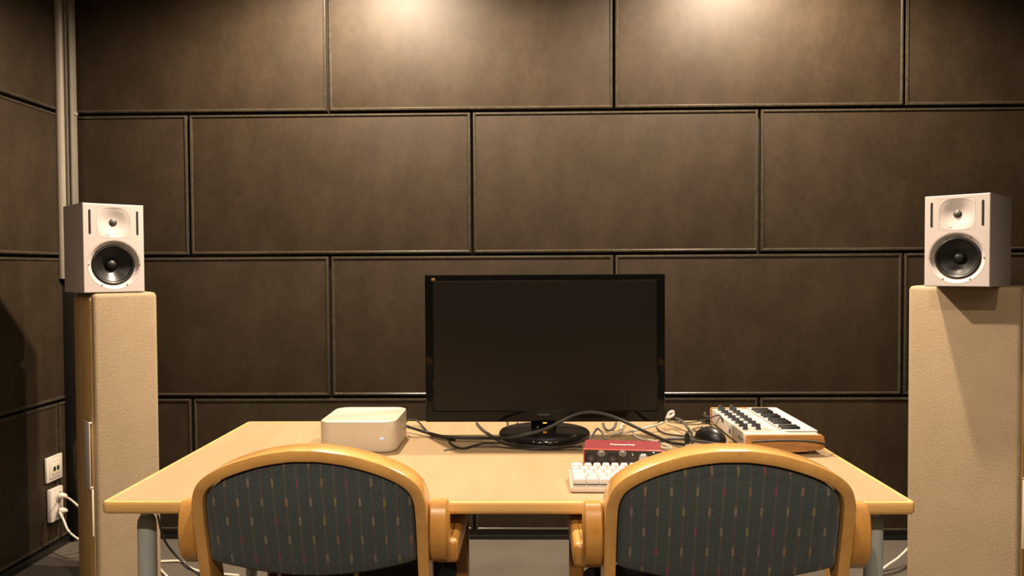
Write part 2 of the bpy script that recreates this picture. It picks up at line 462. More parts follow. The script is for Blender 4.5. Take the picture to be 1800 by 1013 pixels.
# ------------------------------------------------------------------ speakers
def smooth01(t): t = max(0, min(1, t)); return t * t * (3 - 2 * t)
def make_speaker(label, fl_pt, ang, h=.312, wdt=.2, dep=.25):
    """fl_pt: front bottom-left corner; ang: direction of the front edge"""
    t = thing('studio_monitor_speaker', label, 'speaker', fl_pt, ang, 'white studio monitor speakers')
    W, H, D = wdt, h, dep
    WZ, TZ = .098, H - .065
    bm = BM()
    nx, nz = 100, 156
    def depth(x, z):
        e = min(x, W - x, z, H - z)
        y = 0
        if e < .003: y += .003 - math.sqrt(max(0, .003 ** 2 - (.003 - e) ** 2))
        dx, dz = x - W / 2, z - WZ
        r = math.hypot(dx, dz)
        if r < .086: y += .014 * smooth01((.086 - r) / .016)
        dx, dz = x - W / 2, z - TZ
        q = (abs(dx / .053) ** 3 + abs(dz / .051) ** 3) ** (1 / 3)
        r2 = math.hypot(dx, dz)
        if q < 1: y += .0008 * smooth01((1 - q) / .03) + .009 * (1 - smooth01((r2 - .010) / .048)) 
        return y
    xs = [0, .0008, .002, .003] + [.003 + (W - .006) * i / nx for i in range(1, nx)] + [W - .003, W - .002, W - .0008, W]
    zs = [0, .0008, .002, .003] + [.003 + (H - .006) * i / nz for i in range(1, nz)] + [H - .003, H - .002, H - .0008, H]
    V = [[bm.verts.new((x, depth(x, z), z)) for x in xs] for z in zs]
    for j in range(len(zs) - 1):
        for i in range(len(xs) - 1):
            xm, zm = (xs[i] + xs[i + 1]) / 2, (zs[j] + zs[j + 1]) / 2
            if math.hypot(xm - W / 2, zm - WZ) < .066: continue
            bm.faces.new((V[j][i], V[j][i + 1], V[j + 1][i + 1], V[j + 1][i]))
    # the rest of the cabinet
    prev = [V[0][i] for i in range(len(xs))] + [V[j][-1] for j in range(1, len(zs))] + [V[-1][i] for i in range(len(xs) - 2, -1, -1)] + [V[j][0] for j in range(len(zs) - 2, 0, -1)]
    back = [bm.verts.new((v.co.x, D - .002, v.co.z)) for v in prev]
    n = len(prev)
    for k in range(n): bm.faces.new((prev[k], prev[(k + 1) % n], back[(k + 1) % n], back[k]))
    bm.faces.new(back)
    obj('cabinet', bm, 'spk', t, smooth=50)
    # woofer
    bm = BM(); lathe(bm, [(.0715, .0135), (.0700, .0105), (.066, .0085), (.062, .0105), (.0585, .016)], 'y', 56, c=(W / 2, 0, WZ), cap0=False, cap1=False)
    wf = obj('woofer_surround', bm, 'rubber', t)
    bm = BM(); lathe(bm, [(.0588, .016), (.045, .024), (.032, .033), (.020, .041)], 'y', 56, c=(W / 2, 0, WZ), cap0=False, cap1=False)
    obj('woofer_cone', bm, 'cone', t)
    bm = BM(); lathe(bm, [(.0205, .041), (.0185, .034), (.0145, .0285), (.008, .0255), (.0005, .0245)], 'y', 40, c=(W / 2, 0, WZ), cap0=False)
    obj('dust_cap', bm, 'rubber', t)
    bm = BM(); lathe(bm, [(.072, .012), (.074, .05), (.001, .055)], 'y', 40, c=(W / 2, 0, WZ), cap0=False)
    obj('woofer_basket', bm, 'slot', t)
    # seams
    def ring(bm, pts, r, n=5):
        loops = []
        for i, p in enumerate(pts):
            tt = (pts[(i + 1) % len(pts)] - pts[i - 1]).normalized(); a = Vector((0, 1, 0)); b = tt.cross(a)
            loops.append([p + a * r * math.cos(2 * PI * k / n) + b * r * math.sin(2 * PI * k / n) for k in range(n)])
        return loft(bm, loops, closed=True)
    bm = BM(); ring(bm, [Vector((W / 2 + .0885 * math.cos(a), .0002, WZ + .0885 * math.sin(a))) for a in [2 * PI * k / 72 for k in range(72)]], .00045)
    obj('woofer_ring_seam', bm, 'seam', t)
    bm = BM(); ring(bm, [Vector((W / 2 + x, .0002, TZ + z)) for x, z in rr(.110, .106, .004, 4)], .00045)
    obj('waveguide_seam', bm, 'seam', t)
    # tweeter
    bm = BM(); lathe(bm, [(.019, .014), (.0185, .0110), (.0165, .0103), (.0155, .013)], 'y', 40, c=(W / 2, 0, TZ), cap0=False, cap1=False)
    obj('tweeter_ring', bm, 'black', t)
    bm = BM(); lathe(bm, [(.0162, .0145), (.0155, .012), (.012, .008), (.007, .0055), (.0005, .0045)], 'y', 32, c=(W / 2, 0, TZ), cap0=False)
    obj('tweeter', bm, 'tweeter', t)
    for sx in (.022, W - .022):
        bm = BM(); loft(bm, [[(sx + x, y, H - .065 + z) for x, z in rr(.0075, .086, .0035, 5)] for y in (-.0003, .004)])
        obj('reflex_slot', bm, 'slot', t)
    for k in range(6):
        a = 2 * PI * k / 6
        bm = BM(); lathe(bm, [(.0030, .0012), (.0028, -.0006), (.0012, -.0006), (.0010, .0004), (.0001, .0004)], 'y', 12, c=(W / 2 + .083 * math.cos(a), 0, WZ + .083 * math.sin(a)), cap0=False)
        obj('screw', bm, 'steel', t)
    for sx in (-1, 1):
        for sz in (-1, 1):
            bm = BM(); lathe(bm, [(.0030, .0022), (.0028, .0002), (.0012, .0002), (.0010, .0008), (.0001, .0008)], 'y', 12, c=(W / 2 + sx * .048, 0, TZ + sz * .046), cap0=False)
            obj('screw', bm, 'steel', t)
    text_obj('logo_lettering', 'GENELEC', .0055, 'printgrey', t, (W / 2 - .026, .0012, TZ - .0465), (PI / 2, 0, 0))
    obj('emblem', B(W / 2 - .044, W / 2 - .0405, .0005, .0015, TZ - .0485, TZ - .045), 'printgrey', t)
    return t
def speaker_from_px(label, xl, yl_bot, dl, ang, **kw):
    p = at_d(xl, yl_bot, dl)
    return make_speaker(label, p, ang, **kw), p
sL, pL = speaker_from_px('white studio monitor speaker on the left narrow stand', 147.5, 515.5, 2.65, math.radians(44) + YAW, dep=.24)
sR, pR = speaker_from_px('white studio monitor speaker on the right wide stand', 1624.5, 503.5, 2.683, -math.radians(45) + YAW, dep=.28)

# ------------------------------------------------------------------ stands (boxes with rough beige front and raw wood flanks)
def make_stand(label, fl_xy, ang, wd, dp, ztop, group, wood_side, bracket):
    t = thing('speaker_stand', label, 'speaker stand', (fl_xy.x, fl_xy.y, 0), ang, group)
    # beige skin: folded sheet over front, right/left flank and top with rounded edges
    bm = BM()
    x0 = .010 if wood_side == 'L' else 0
    x1 = wd if wood_side == 'L' else wd - .010
    r = .016
    secs = []
    for z, ins in ((0, 0), (ztop - .018, 0), (ztop - .012, .001), (ztop - .006, .0035), (ztop - .002, .009), (ztop, .018)):
        lp = [(wd / 2 + x, dp / 2 + y, z) for x, y in rr(wd - 2 * ins, dp - 2 * ins, r if ins == 0 else max(.004, r - ins * .5), 5)]
        secs.append(lp)
    loft(bm, secs)
    body = obj('body', bm, 'stucco', t, smooth=45)
    xs = (-.004, .0) if wood_side == 'L' else (wd, wd + .004)
    obj('side_board', B(xs[0], xs[1], .013, dp - .002, 0, ztop - .016, .001), 'rawwood', t, label='raw brown wooden side')
    if bracket:
        z0, z1, z2 = bracket
        s = -1 if wood_side == 'L' else 1
        xa = xs[0] if s < 0 else xs[1]
        def bb(d0, d1, ya, yb, za, zb_):
            a, b = sorted((xa + s * d0, xa + s * d1)); return B(a, b, ya, yb, za, zb_, .001)
        br = obj('bracket', bb(.010, .013, .004, .072, z0, z1), 'white', t, label='white painted metal bracket')
        bm = bb(0, .011, .013, .030, z1 - .006, z1 - .001); a = obj('bracket_tab', bm, 'white', br)
        obj('bracket_tab', bb(0, .011, .013, .030, z0 + .001, z0 + .006), 'white', br)
        obj('edge_strip', bb(0, .006, .012, .019, z2, z0 - .002), 'white', t, label='thin pale strip')
    return t
fL = at_d(162, 516, 2.662)
zt = pL.z - .0012
zlo = lambda y, d: at_d(155, y, d).z
make_stand('narrow beige speaker stand with raw wooden left side', fL, math.radians(44) + YAW, .2175, .212, zt, 'rough beige speaker stands', 'L',
           (zlo(860, 2.68), zlo(742, 2.68), zlo(945, 2.68)))
fR = at_d(1596, 502, 2.84)
ztR = pR.z - .0012
make_stand('wide beige speaker stand behind the right end of table', fR, -math.radians(47) + YAW, .362, .24, ztR, 'rough beige speaker stands', 'R',
           (at_d(1797, 850, 2.55).z, at_d(1797, 662, 2.55).z, .2))

# ------------------------------------------------------------------ table
TZ_ = .7105
pFL, pFR = at_z(179, 882, TZ_), at_z(1611, 885, TZ_)
pBL, pBR = at_z(437, 740, TZ_), at_z(1376, 740, TZ_)
TX0, TX1 = pFL.x * .65 + pBL.x * .35, pFR.x * .65 + pBR.x * .35
TY0, TY1 = (pFL.y + pFR.y) / 2, (pBL.y + pBR.y) / 2
TW, TD = TX1 - TX0, TY1 - TY0
print('TABLE', TX0, TX1, TY0, TY1)
tb = thing('desk', 'long light maple desk with grey steel legs', 'desk', ((TX0 + TX1) / 2, (TY0 + TY1) / 2, 0))
bm = BM(); slab(bm, [(TW - .021, TD - .021, .006, TZ_ - .021), (TW - .021, TD - .021, .006, TZ_)])
obj('tabletop', bm, 'maple', tb)
bm = BM()
secs = [(TW - .0216, TD - .0216, .006, TZ_ - .0005), (TW - .012, TD - .012, .008, TZ_ + .0001), (TW - .004, TD - .004, .011, TZ_ - .0006), (TW - .001, TD - .001, .012, TZ_ - .0025), (TW, TD, .012, TZ_ - .006), (TW, TD, .012, TZ_ - .017),
        (TW - .002, TD - .002, .012, TZ_ - .0215), (TW - .007, TD - .007, .01, TZ_ - .0238), (TW - .0216, TD - .0216, .008, TZ_ - .0242)]
slab(bm, secs, cap0=False, cap1=False)
obj('edge_lipping', bm, 'lip', tb)
bm = BM()
for (ya) in (-TD / 2 + .07, TD / 2 - .1): box(bm, -TW / 2 + .06, TW / 2 - .06, ya + .0, ya + .03, TZ_ - .042, TZ_ - .022)
for xa in (-TW / 2 + .05, TW / 2 - .08): box(bm, xa, xa + .03, -TD / 2 + .06, TD / 2 - .06, TZ_ - .040, TZ_ - .022)
obj('under_frame', bm, 'frame_dark', tb)
for k, (px, Y) in enumerate(((259, 1.565), (1535, 1.565))):
    q = at_y(px, 960, Y)
    for yy in (q.y - (TY0 + TY1) / 2, TD / 2 - .09):
        bm = BM(); lathe(bm, [(.0185, 0.0), (.0185, .634), (.0175, .643), (.0145, .650), (.009, .6545), (.002, .656)], n=28, c=(q.x - (TX0 + TX1) / 2, yy, 0), cap1=True)
        lathe(bm, [(.012, .654), (.012, .6885)], n=16, c=(q.x - (TX0 + TX1) / 2, yy, 0))
        obj('leg', bm, 'legsteel', tb)

# ------------------------------------------------------------------ chairs
def make_chair(label, px, d, rz):
    top = at_d(px, 793, d)
    zsc = top.z / .850
    t = thing('armchair', label, 'chair', (top.x, top.y, 0), rz, 'beech armchairs pulled up to the desk')
    t.scale = (1, 1, 1)
    dz = top.z - .850
    def yo(z):
        zz = z - dz
        if zz > .42: return .24 * (.85 - zz)
        return .1032 - .22 * (.42 - zz)
    half = [(0, .8505), (.028, .850), (.072, .8435), (.110, .8335), (.148, .8195), (.180, .8015), (.199, .782), (.2085, .757), (.2110, .728), (.2115, .69), (.2115, .63), (.211, .55), (.210, .45), (.2095, .36), (.209, .24), (.208, .12), (.207, .0)]
    half = [(x, z + dz * (min(1, z / .4))) for x, z in half]
    off = .0105
    pts = [(-x, z) for x, z in reversed(half)] + half[1:]
    path3 = catmull([(x, yo(z) , z) for x, z in pts], 5)
    path3[0].z = path3[-1].z = 0
    # rectangular laminated section, rounded
    sect = [(a, b) for a, b in rr(.021, .058, .0032, 2)]
    D = Vector((0, 1, .0)).normalized()
    bm = BM()
    # outline given is the outer edge: shift inwards
    P2 = []
    for i, p in enumerate(path3):
        tt = (path3[min(i + 1, len(path3) - 1)] - path3[max(i - 1, 0)]).normalized()
        nn = tt.cross(D).normalized()
        c = Vector((0, p.y, .6))
        if nn.dot(c - p) < 0: nn = -nn
        P2.append(p + nn * off + Vector((0, .028, 0)))
    sweep(bm, P2, D, sect)
    for v in bm.verts: v.co.z = max(v.co.z, 0)
    obj('back_frame', bm, 'beech', t, smooth=40)
    # padded back: outline inside the arch and a bowed bottom edge
    inner = []
    ih = [(0, .8505), (.028, .850), (.072, .8435), (.110, .8335), (.148, .8195), (.179, .8015), (.198, .782), (.2072, .757), (.2098, .728), (.2105, .69)]
    # offset the arch inward by the frame thickness and a gap
    def offs(pts, dd):
        out = []
        for i, (x, z) in enumerate(pts):
            a = pts[max(i - 1, 0)]; b = pts[min(i + 1, len(pts) - 1)]
            tx, tz = b[0] - a[0], b[1] - a[1]; L = math.hypot(tx, tz)
            nx, nz = tz / L, -tx / L
            out.append((x + nx * dd, z + nz * dd))
        return out
    arch = offs([(-x, z) for x, z in reversed(ih)] + ih[1:], .0217)
    arch = [(x, z) for x, z in arch]
    xb = arch[-1][0]
    bottom = [(xb, .655), (xb - .003, .634), (xb - .05, .620), (xb - .11, .608), (0, .602), (-xb + .11, .608), (-xb + .05, .620), (-xb + .003, .634), (-xb, .655)]
    ol = [(p.x, p.z) for p in catmull([(x, 0, z + dz) for x, z in arch], 3)] + [(p.x, p.z) for p in catmull([(x, 0, z + dz) for x, z in bottom], 3)]
    cz = .74 + dz
    bm = BM(); loops = []
    for sc, y in ((.80, -.011), (.90, -.009), (.955, -.006), (.985, -.001), (.997, .006), (1.0, .014), (1.0, .034), (.985, .042), (.94, .046)):
        loops.append([(x * sc, yo(cz + (z - cz) * sc) + y + .006, cz + (z - cz) * sc) for x, z in ol])
    loft(bm, loops)
    obj('backrest_cushion', bm, 'fabric', t, smooth=60)
    for sx in (-.072, .072):
        bm = BM(); lathe(bm, [(.004, .596 + dz), (.004, .622 + dz)], n=12, c=(sx, yo(.63 + dz) + .03, 0))
        obj('peg', bm, 'beech', t)
    bm = BM(); tube(bm, [(-.19, yo(.6 + dz) + .035, .598 + dz), (.19, yo(.6 + dz) + .035, .598 + dz)], .012, smooth=False, n=12)
    # seat
    bm = BM(); slab(bm, [(.40, .44, .05, .405), (.43, .46, .06, .412), (.44, .47, .07, .43), (.43, .46, .06, .446), (.38, .42, .05, .455)], cy=.335, n=8)
    obj('seat', bm, 'seat', t, smooth=60)
    bm = B(-.19, .19, .13, .55, .375, .404, .004)
    obj('seat_frame', bm, 'armwood', t)
    # arms: bent laminate from the back post, forwards, then down as the front leg
    yb = .045
    ARM_UP = .008
    prof = [(yb + .012, .632), (yb, .655), (yb - .002, .69), (yb + .003, .722), (yb + .016, .735), (yb + .034, .735), (yb + .046, .72), (yb + .055, .69), (yb + .066, .662), (yb + .085, .648), (yb + .12, .645),
            (.44, .645), (.49, .640), (.525, .615), (.54, .57), (.548, .45), (.560, .0), (.524, .0), (.512, .45), (.500, .560), (.485, .59), (.45, .608), (yb + .06, .612), (yb + .03, .618)]
    for s in (-1, 1):
        xi = s * .2125; xo = s * .2465
        bm = BM()
        loops = []
        for f_, ins in ((0, .004), (.10, 0), (.88, 0), (1, .006)):
            x = xi + (xo - xi) * f_
            cyy, czz = .25, .62
            lp = []
            n = len(prof)
            for i, (y, z) in enumerate(prof):
                a = prof[i - 1]; b = prof[(i + 1) % n]
                ty, tz = b[0] - a[0], b[1] - a[1]; L = math.hypot(ty, tz)
                # inward normal of the clockwise outline
                ny, nz = tz / L, -ty / L
                lp.append((x, y + ny * ins, max(0, z + nz * ins) + (dz + ARM_UP) * min(1, z / .5)))
            loops.append(lp)
        loft(bm, loops)
        bmesh.ops.triangulate(bm, faces=[f for f in bm.faces if len(f.verts) > 4])
        xa_, xc_ = sorted((xi + s * .002, xo + s * .0145))
        zz = dz + ARM_UP
        box(bm, xa_, xc_, yb + .050, .44, .606 + zz, .652 + zz, .010, 3)
        obj('armrest', bm, 'armwood', t, smooth=38, label='bent wooden armrest that turns down into the front leg')
    return t
make_chair('beech armchair with dark patterned back, left one, before the white box', 533, 1.340, 0)
make_chair('beech armchair with dark patterned back, right one, covering half the keyboard', 1292, 1.268, 0)

# ------------------------------------------------------------------ desk things
Z0 = TZ_ + .0003
def pz(px, py, h=0): return at_z(px, py, TZ_ + h)

# white mini computer
a, b = at_z(566, 797, TZ_), at_z(707, 797, TZ_)
BW = .190; BD = .205; BH = .076
c0 = at_z(691 + 4, 797, TZ_)
cx = c0.x - BW / 2; y0 = c0.y
t = thing('mini_computer', 'squat white mini computer box with small blue light', 'computer', (cx, y0 + BD / 2, Z0), math.radians(0))
bm = BM(); slab(bm, [(BW - .008, BD - .008, .03, 0), (BW - .004, BD - .004, .032, .0015), (BW - .001, BD - .001, .034, .003), (BW, BD, .034, .006), (BW, BD, .034, BH - .005), (BW - .0012, BD - .0012, .034, BH - .0022)], n=10)
obj('body', bm, 'boxw', t)
bm = BM(); slab(bm, [(BW - .0016, BD - .0016, .034, BH - .0018), (BW - .0016, BD - .0016, .034, BH - .0008), (BW - .004, BD - .004, .033, BH)], n=10)
obj('top_plate', bm, 'boxw', t)
lp = at_y(671, 771, y0)
bx = lp.x - cx; bz = lp.z - Z0
obj('power_light', B(bx - .003, bx + .003, -BD / 2 - .0006, -BD / 2 + .001, bz - .0018, bz + .0018, .0003), 'blue', t)
bm = BM(); lathe(bm, [(.0068, -BD / 2 + .001), (.0068, -BD / 2 - .0004), (.0062, -BD / 2 - .0004), (.0060, -BD / 2 - .0001), (.0001, -BD / 2 - .0001)], 'y', 28, c=(bx, 0, bz - .0115), cap0=False)
obj('power_button', bm, 'boxw', t)
for k in range(5):
    obj('vent', B(BW / 2 - .0008, BW / 2 + .0003, -.045 + k * .024, -.0435 + k * .024, .014, BH - .014), 'seam', t)

# computer monitor
MY = 2.035
m0 = at_y(746.5, 484, MY); m1 = at_y(1169, 484, MY); mb = at_y(957, 742, MY)
MW = m1.x - m0.x; MH = m0.z - mb.z; mcx = (m0.x + m1.x) / 2; mz0 = mb.z
sbase = at_z(957, 767, TZ_)
t = thing('computer_monitor', 'large black glossy monitor switched off on a round foot', 'monitor', (mcx, MY, Z0))
zb_, zt_ = mz0 - Z0, mz0 - Z0 + MH
bt, bl, bb_ = .019, .0215, .030
bm = BM()
def rl(x, za, zc, y): return [(-x, y, za), (x, y, za), (x, y, zc), (-x, y, zc)]
X = MW / 2
loft(bm, [rl(X - .01, zb_ + .01, zt_ - .01, .045), rl(X - .001, zb_ + .001, zt_ - .001, .024), rl(X, zb_, zt_, .018), rl(X, zb_, zt_, .002), rl(X - .002, zb_ + .002, zt_ - .002, 0),
          rl(X - bl + .003, zb_ + bb_ - .003, zt_ - bt + .004, 0), rl(X - bl, zb_ + bb_, zt_ - bt, .0022)], cap0=True, cap1=False)
obj('bezel', bm, 'gloss', t, smooth=25)
bm = BM(); loft(bm, [rl(X - bl, zb_ + bb_, zt_ - bt, .0021), rl(X - bl, zb_ + bb_, zt_ - bt, .008)])
obj('screen', bm, 'screen', t)
bm = BM(); box(bm, -.19, .19, .04, .062, zb_ + .08, zt_ - .08, .008)
obj('back_housing', bm, 'black', t)
nx = at_y(956, 745, MY).x - mcx
# front legend and emblem
text_obj('logo_lettering', 'ViewSonic', .0075, 'logodim', t, (nx, -.0003, zb_ + bb_ - .010), (PI / 2, 0, 0))
e = at_y(761.5, 491, MY)
bm = BM()
for k in range(3):
    lathe(bm, [(.0018, -.0004), (.0012, -.0010), (.0002, -.0012)], 'y', 10, c=(e.x - mcx - .0035 + k * .0034, 0, e.z - Z0 + .0005))
box(bm, e.x - mcx - .0055, e.x - mcx + .0055, -.0005, .0005, e.z - Z0 - .004, e.z - Z0 - .0025)
obj('emblem', bm, 'gold', t)
neck = obj('neck', B(nx - .034, nx + .034, .012, .05, .010, zb_ + .06, .006), 'gloss', t)
obj('power_light', B(nx + .002 - .004, nx + .002 + .006, .0105, .0125, zb_ - .0062, zb_ - .0035), 'amber', t)
bc = sbase
bm = BM()
prof = []
for wd, z in ((.236, 0), (.244, .003), (.244, .010), (.236, .0145), (.20, .018), (.12, .0205), (.04, .0215)):
    prof.append([(bc.x - mcx + wd / 2 * math.cos(a), bc.y - MY + wd / 2 * math.sin(a) * 1.02, z) for a in [2 * PI * k / 56 for k in range(56)]])
loft(bm, prof)
obj('foot', bm, 'base', t, smooth=50)

# small keyboard
k0 = at_z(1003, 867, TZ_)
KW, KD = .292, .107
kr = math.radians(-.6)
t = thing('computer_keyboard', 'compact white mechanical keyboard at the desk edge', 'keyboard', (k0.x, k0.y, Z0), kr)
bm = BM()
tilt = math.radians(5)
def ztilt(y): return y * math.tan(tilt)
loops = []
for ins, z in ((.003, 0), (0, .002), (0, .0085), (.0012, .0105)):
    loops.append([(KW / 2 + x, KD / 2 + y, z + (ztilt(KD / 2 + y) if z > .003 else 0)) for x, y in rr(KW - 2 * ins, KD - 2 * ins, .005, 4)])
loft(bm, loops)
obj('case', bm, 'case', t)
bm = BM()
loft(bm, [[(KW / 2 + x, KD / 2 + y, .0105 + ztilt(KD / 2 + y) + z) for x, y in rr(KW - .008, KD - .008, .003, 3)] for z in (0, .002)])
obj('key_plate', bm, 'keyw', t)
U = .01905
rows = [[1.5] + [1] * 13 + [.5], [1] * 15, [1.5] + [1] * 12 + [1.5], [1.75] + [1] * 11 + [2.25], [1.5, 1.35, 1.25, 6.25, 1.25, 1.25, 1.15, 1]]
rows[0] = [1.45] + [1] * 12 + [1.55]
for ri, row in enumerate(rows):
    x = .004 ; y1 = KD - .0055 - ri * U; 
    for wu in row:
        w_ = wu * U
        if x + w_ > KW - .001: w_ = KW - .002 - x
        if w_ < .008: break
        cx_, cy_ = x + w_ / 2, y1 - U / 2
        hh = (.0115, .0105, .0095, .0095, .0095)[ri]
        zb2 = .0155 + ztilt(cy_)
        bm = BM()
        sl = [(w_ - .0008, U - .0008, .0015, 0), (w_ - .0020, U - .0022, .002, hh * .5), (w_ - .0055, U - .0052, .003, hh - .0006), (w_ - .0068, U - .0066, .003, hh)]
        loft(bm, [[(cx_ + a_, cy_ + b_ + (.0010 if i > 1 else 0), zb2 + z_ + (b_ * math.tan(tilt))) for a_, b_ in rr(q, p_, r_, 3)] for i, (q, p_, r_, z_) in enumerate(sl)])
        obj('keycap', bm, 'keyw', t)
        x += w_

# red audio interface
i0 = at_z(1025.5, 789.5, TZ_ + .050)
IW, ID, IH = .171, .092, .046
t = thing('audio_interface', 'small red audio interface behind the white keyboard', 'audio interface', (i0.x, i0.y, Z0), math.radians(-6.5))
bm = BM()
def xzr(wd, ht, r, y, cz): return [(IW / 2 + x, y, cz + z) for x, z in rr(wd, ht, r, 4)]
zc = .004 + IH / 2
loft(bm, [xzr(IW, IH, .003, .0015, zc), xzr(IW, IH, .003, ID, zc)])
obj('body', bm, 'red', t)
bm = BM()
lo = [xzr(IW - .004, IH - .004, .002, .0016, zc), xzr(IW - .004, IH - .004, .002, .0002, zc), xzr(IW - .001, IH - .001, .003, 0, zc), xzr(IW + .0004, IH + .0004, .003, .0012, zc), xzr(IW + .0004, IH + .0004, .003, .0034, zc)]
loft(bm, lo, cap0=False, cap1=False)
obj('front_rim', bm, 'rededge', t, label='bright red rim')
bm = BM(); loft(bm, [xzr(IW - .0042, IH - .0042, .002, .0006, zc), xzr(IW - .0042, IH - .0042, .002, .0014, zc)])
obj('front_panel', bm, 'face', t, label='black front panel')
def ipos(px, py):
    # local x,z on the front face from a pixel
    r = ray(px, py); mw = Matrix.Translation(i0) @ Matrix.Rotation(math.radians(-6.5), 4, 'Z')
    nn = mw.to_3x3() @ Vector((0, 1, 0)); o = Vector((i0.x, i0.y, Z0))
    k = (o - CP).dot(nn) / r.dot(nn); p = CP + r * k
    l = Matrix.Rotation(math.radians(6.5), 3, 'Z') @ (p - o)
    return l.x, l.z
for px_, py_ in ((1039, 806), (1077, 807)):
    x, z = ipos(px_, py_)
    bm = BM(); lathe(bm, [(.0125, .0008), (.0125, -.0010), (.0112, -.0014), (.0105, -.0002), (.0100, .0004), (.0001, .0004)], 'y', 28, c=(x, 0, z), cap0=False)
    q = obj('input_socket', bm, 'black', t)
    bm = B(x - .006, x + .006, -.0004, .0004, z - .0007, z + .0007)
    box(bm, x - .0007, x + .0007, -.0004, .0004, z - .006, z + .006)
    obj('contact_slot', bm, 'knobgrey', q)
for px_, py_ in ((1057, 797), (1094.5, 797)):
    x, z = ipos(px_, py_)
    bm = BM(); lathe(bm, [(.0062, .0006), (.0060, -.010), (.0052, -.0112), (.0001, -.0112)], 'y', 24, c=(x, 0, z), cap0=False)
    kn = obj('gain_knob', bm, 'knobgrey', t)
    bm = BM(); lathe(bm, [(.0078, .0004), (.0078, -.0003), (.0068, -.0003), (.0068, .0004)], 'y', 28, c=(x, 0, z), cap0=False, cap1=False)
    obj('halo_ring', bm, 'silver', kn)
x, z = ipos(1131, 806)
bm = BM(); lathe(bm, [(.0115, .0006), (.0110, -.012), (.0100, -.0135), (.0001, -.0138)], 'y', 32, c=(x, 0, z), cap0=False)
obj('monitor_knob', bm, 'silver', t)
x, z = ipos(1149, 796)
bm = BM(); lathe(bm, [(.0018, .0005), (.0016, -.0008), (.0001, -.0009)], 'y', 12, c=(x, 0, z), cap0=False)
obj('usb_light', bm, 'greenled', t)
for px_, py_, s in ((1112, 793, 'INST'), (1112, 806, '48V'), (1131, 793, 'MONITOR'), (1057, 806, 'GAIN'), (1095, 806, 'GAIN')):
    x, z = ipos(px_, py_)
    text_obj('front_lettering', s, .0036, 'printgrey', t, (x, .0002, z), (PI / 2, 0, 0), ext=.0002)
obj('inst_button', B(ipos(1112, 799)[0] - .0015, ipos(1112, 799)[0] + .0015, -.001, .0008, ipos(1112, 799)[1] - .003, ipos(1112, 799)[1] + .003, .0004), 'silver', t)
text_obj('logo_lettering', 'Focusrite', .0155, 'printwhite', t, (IW * .5, ID * .5 + .004, .004 + IH + .0001), (0, 0, 0), ext=.0002, sx=.95, bold=.0003)
bm = BM()
for fx in (.015, IW - .015):
    for fy in (.015, ID - .015): lathe(bm, [(.006, 0), (.006, .0042)], n=14, c=(fx, fy, 0))
obj('feet', bm, 'black', t)

# mini keyboard controller with wooden cheeks, long side pointing away
q0 = at_z(1312, 766, TZ_ + .047)
q1 = at_z(1247, 717, TZ_ + .047)
SX = (q0.x + q1.x) / 2; SY = q0.y; SL = q1.y - q0.y; SW = at_z(1448, 764, TZ_ + .047).x - q0.x
print('SYNTH', SX, SY, SL, SW)
t = thing('keyboard_controller', 'white mini keyboard controller with wooden end cheeks', 'midi keyboard', (SX, SY, Z0))
SB, ST = .008, .046
bm = BM()
box(bm, .003, SW - .006, .011, SL - .011, SB, ST, .003)
obj('body', bm, 'synth', t)
def cheek(y0_, y1_):
    pr = [(.001, SB - .003), (0, .03), (.0005, .043), (.004, .0478), (SW - .008, .0478), (SW - .003, .044), (SW, .030), (SW, .020), (SW - .006, .013), (SW * .75, .0075), (SW * .4, .0045), (.006, .004)]
    bm = BM()
    cxx, czz = SW / 2, .026
    loops = []
    for y, s_ in ((y0_, .985), (y0_ + .0015, 1), (y1_ - .0015, 1), (y1_, .985)):
        loops.append([(cxx + (x - cxx) * (1 - (1 - s_) * .35), y, czz + (z - czz) * s_) for x, z in pr])
    loft(bm, loops); return bm
obj('wooden_cheek', cheek(0, .0105), 'cheek', t, label='brown wooden end cheek')
obj('wooden_cheek', cheek(SL - .0105, SL), 'cheek', t, label='brown wooden end cheek')
bm = BM()
for fx in (.03, SW - .04):
    for fy in (.03, SL - .03): lathe(bm, [(.007, 0), (.007, SB + .001)], n=14, c=(fx, fy, 0))
obj('feet', bm, 'black', t)
u = lambda f: f * SW
for ui in (.105, .275):
    for k in range(8):
        v = SL * (.205 + .69 * k / 7)
        bm = BM(); lathe(bm, [(.0073, ST), (.0070, ST + .0015), (.0056, ST + .003), (.0050, ST + .0135), (.0044, ST + .0145), (.0001, ST + .0145)], n=20, c=(u(ui), v, 0), cap0=False)
        kk = obj('knob', bm, 'knob', t)
for k in range(8):
    v = SL * (.19 + .69 * k / 7)
    obj('pad', B(u(.37), u(.46), v, v + SL * .075, ST - .001, ST + .0015, .0008), 'pad', t)
for ux in (.36, .49):
    obj('touch_strip', B(u(ux), u(ux) + u(.09), SL * .055, SL * .135, ST - .001, ST + .0012, .0005), 'pad', t)
obj('label_slot', B(u(.62), u(.88), SL * .085, SL * .093, ST - .0005, ST + .0003), 'printgrey', t)
# keys: octave C..B twice plus C
kv0, kv1 = SL * .115, SL * .965; kp = (kv1 - kv0) / 15
obj('key_bed', B(u(.535), SW - .004, kv0 - .002, kv1 + .002, ST - .006, ST + .0006), 'printgrey', t)
for k in range(15):
    obj('white_key', B(u(.545), SW - .002, kv0 + k * kp + .0005, kv0 + (k + 1) * kp - .0005, ST - .004, ST + .0035, .0008, 1), 'keyw', t)
for k in range(14):
    if k % 7 in (0, 1, 3, 4, 5):
        yc = kv0 + (k + 1) * kp
        bm = BM(); loft(bm, [[(u(.675) + x, yc + y, z) for x, y in rr(wd, dd, .0012, 2)] for wd, dd, z in ((u(.245), .0098, ST + .002), (u(.24), .0088, ST + .0085), (u(.225), .0068, ST + .0098))])
        obj('black_key', bm, 'black', t)
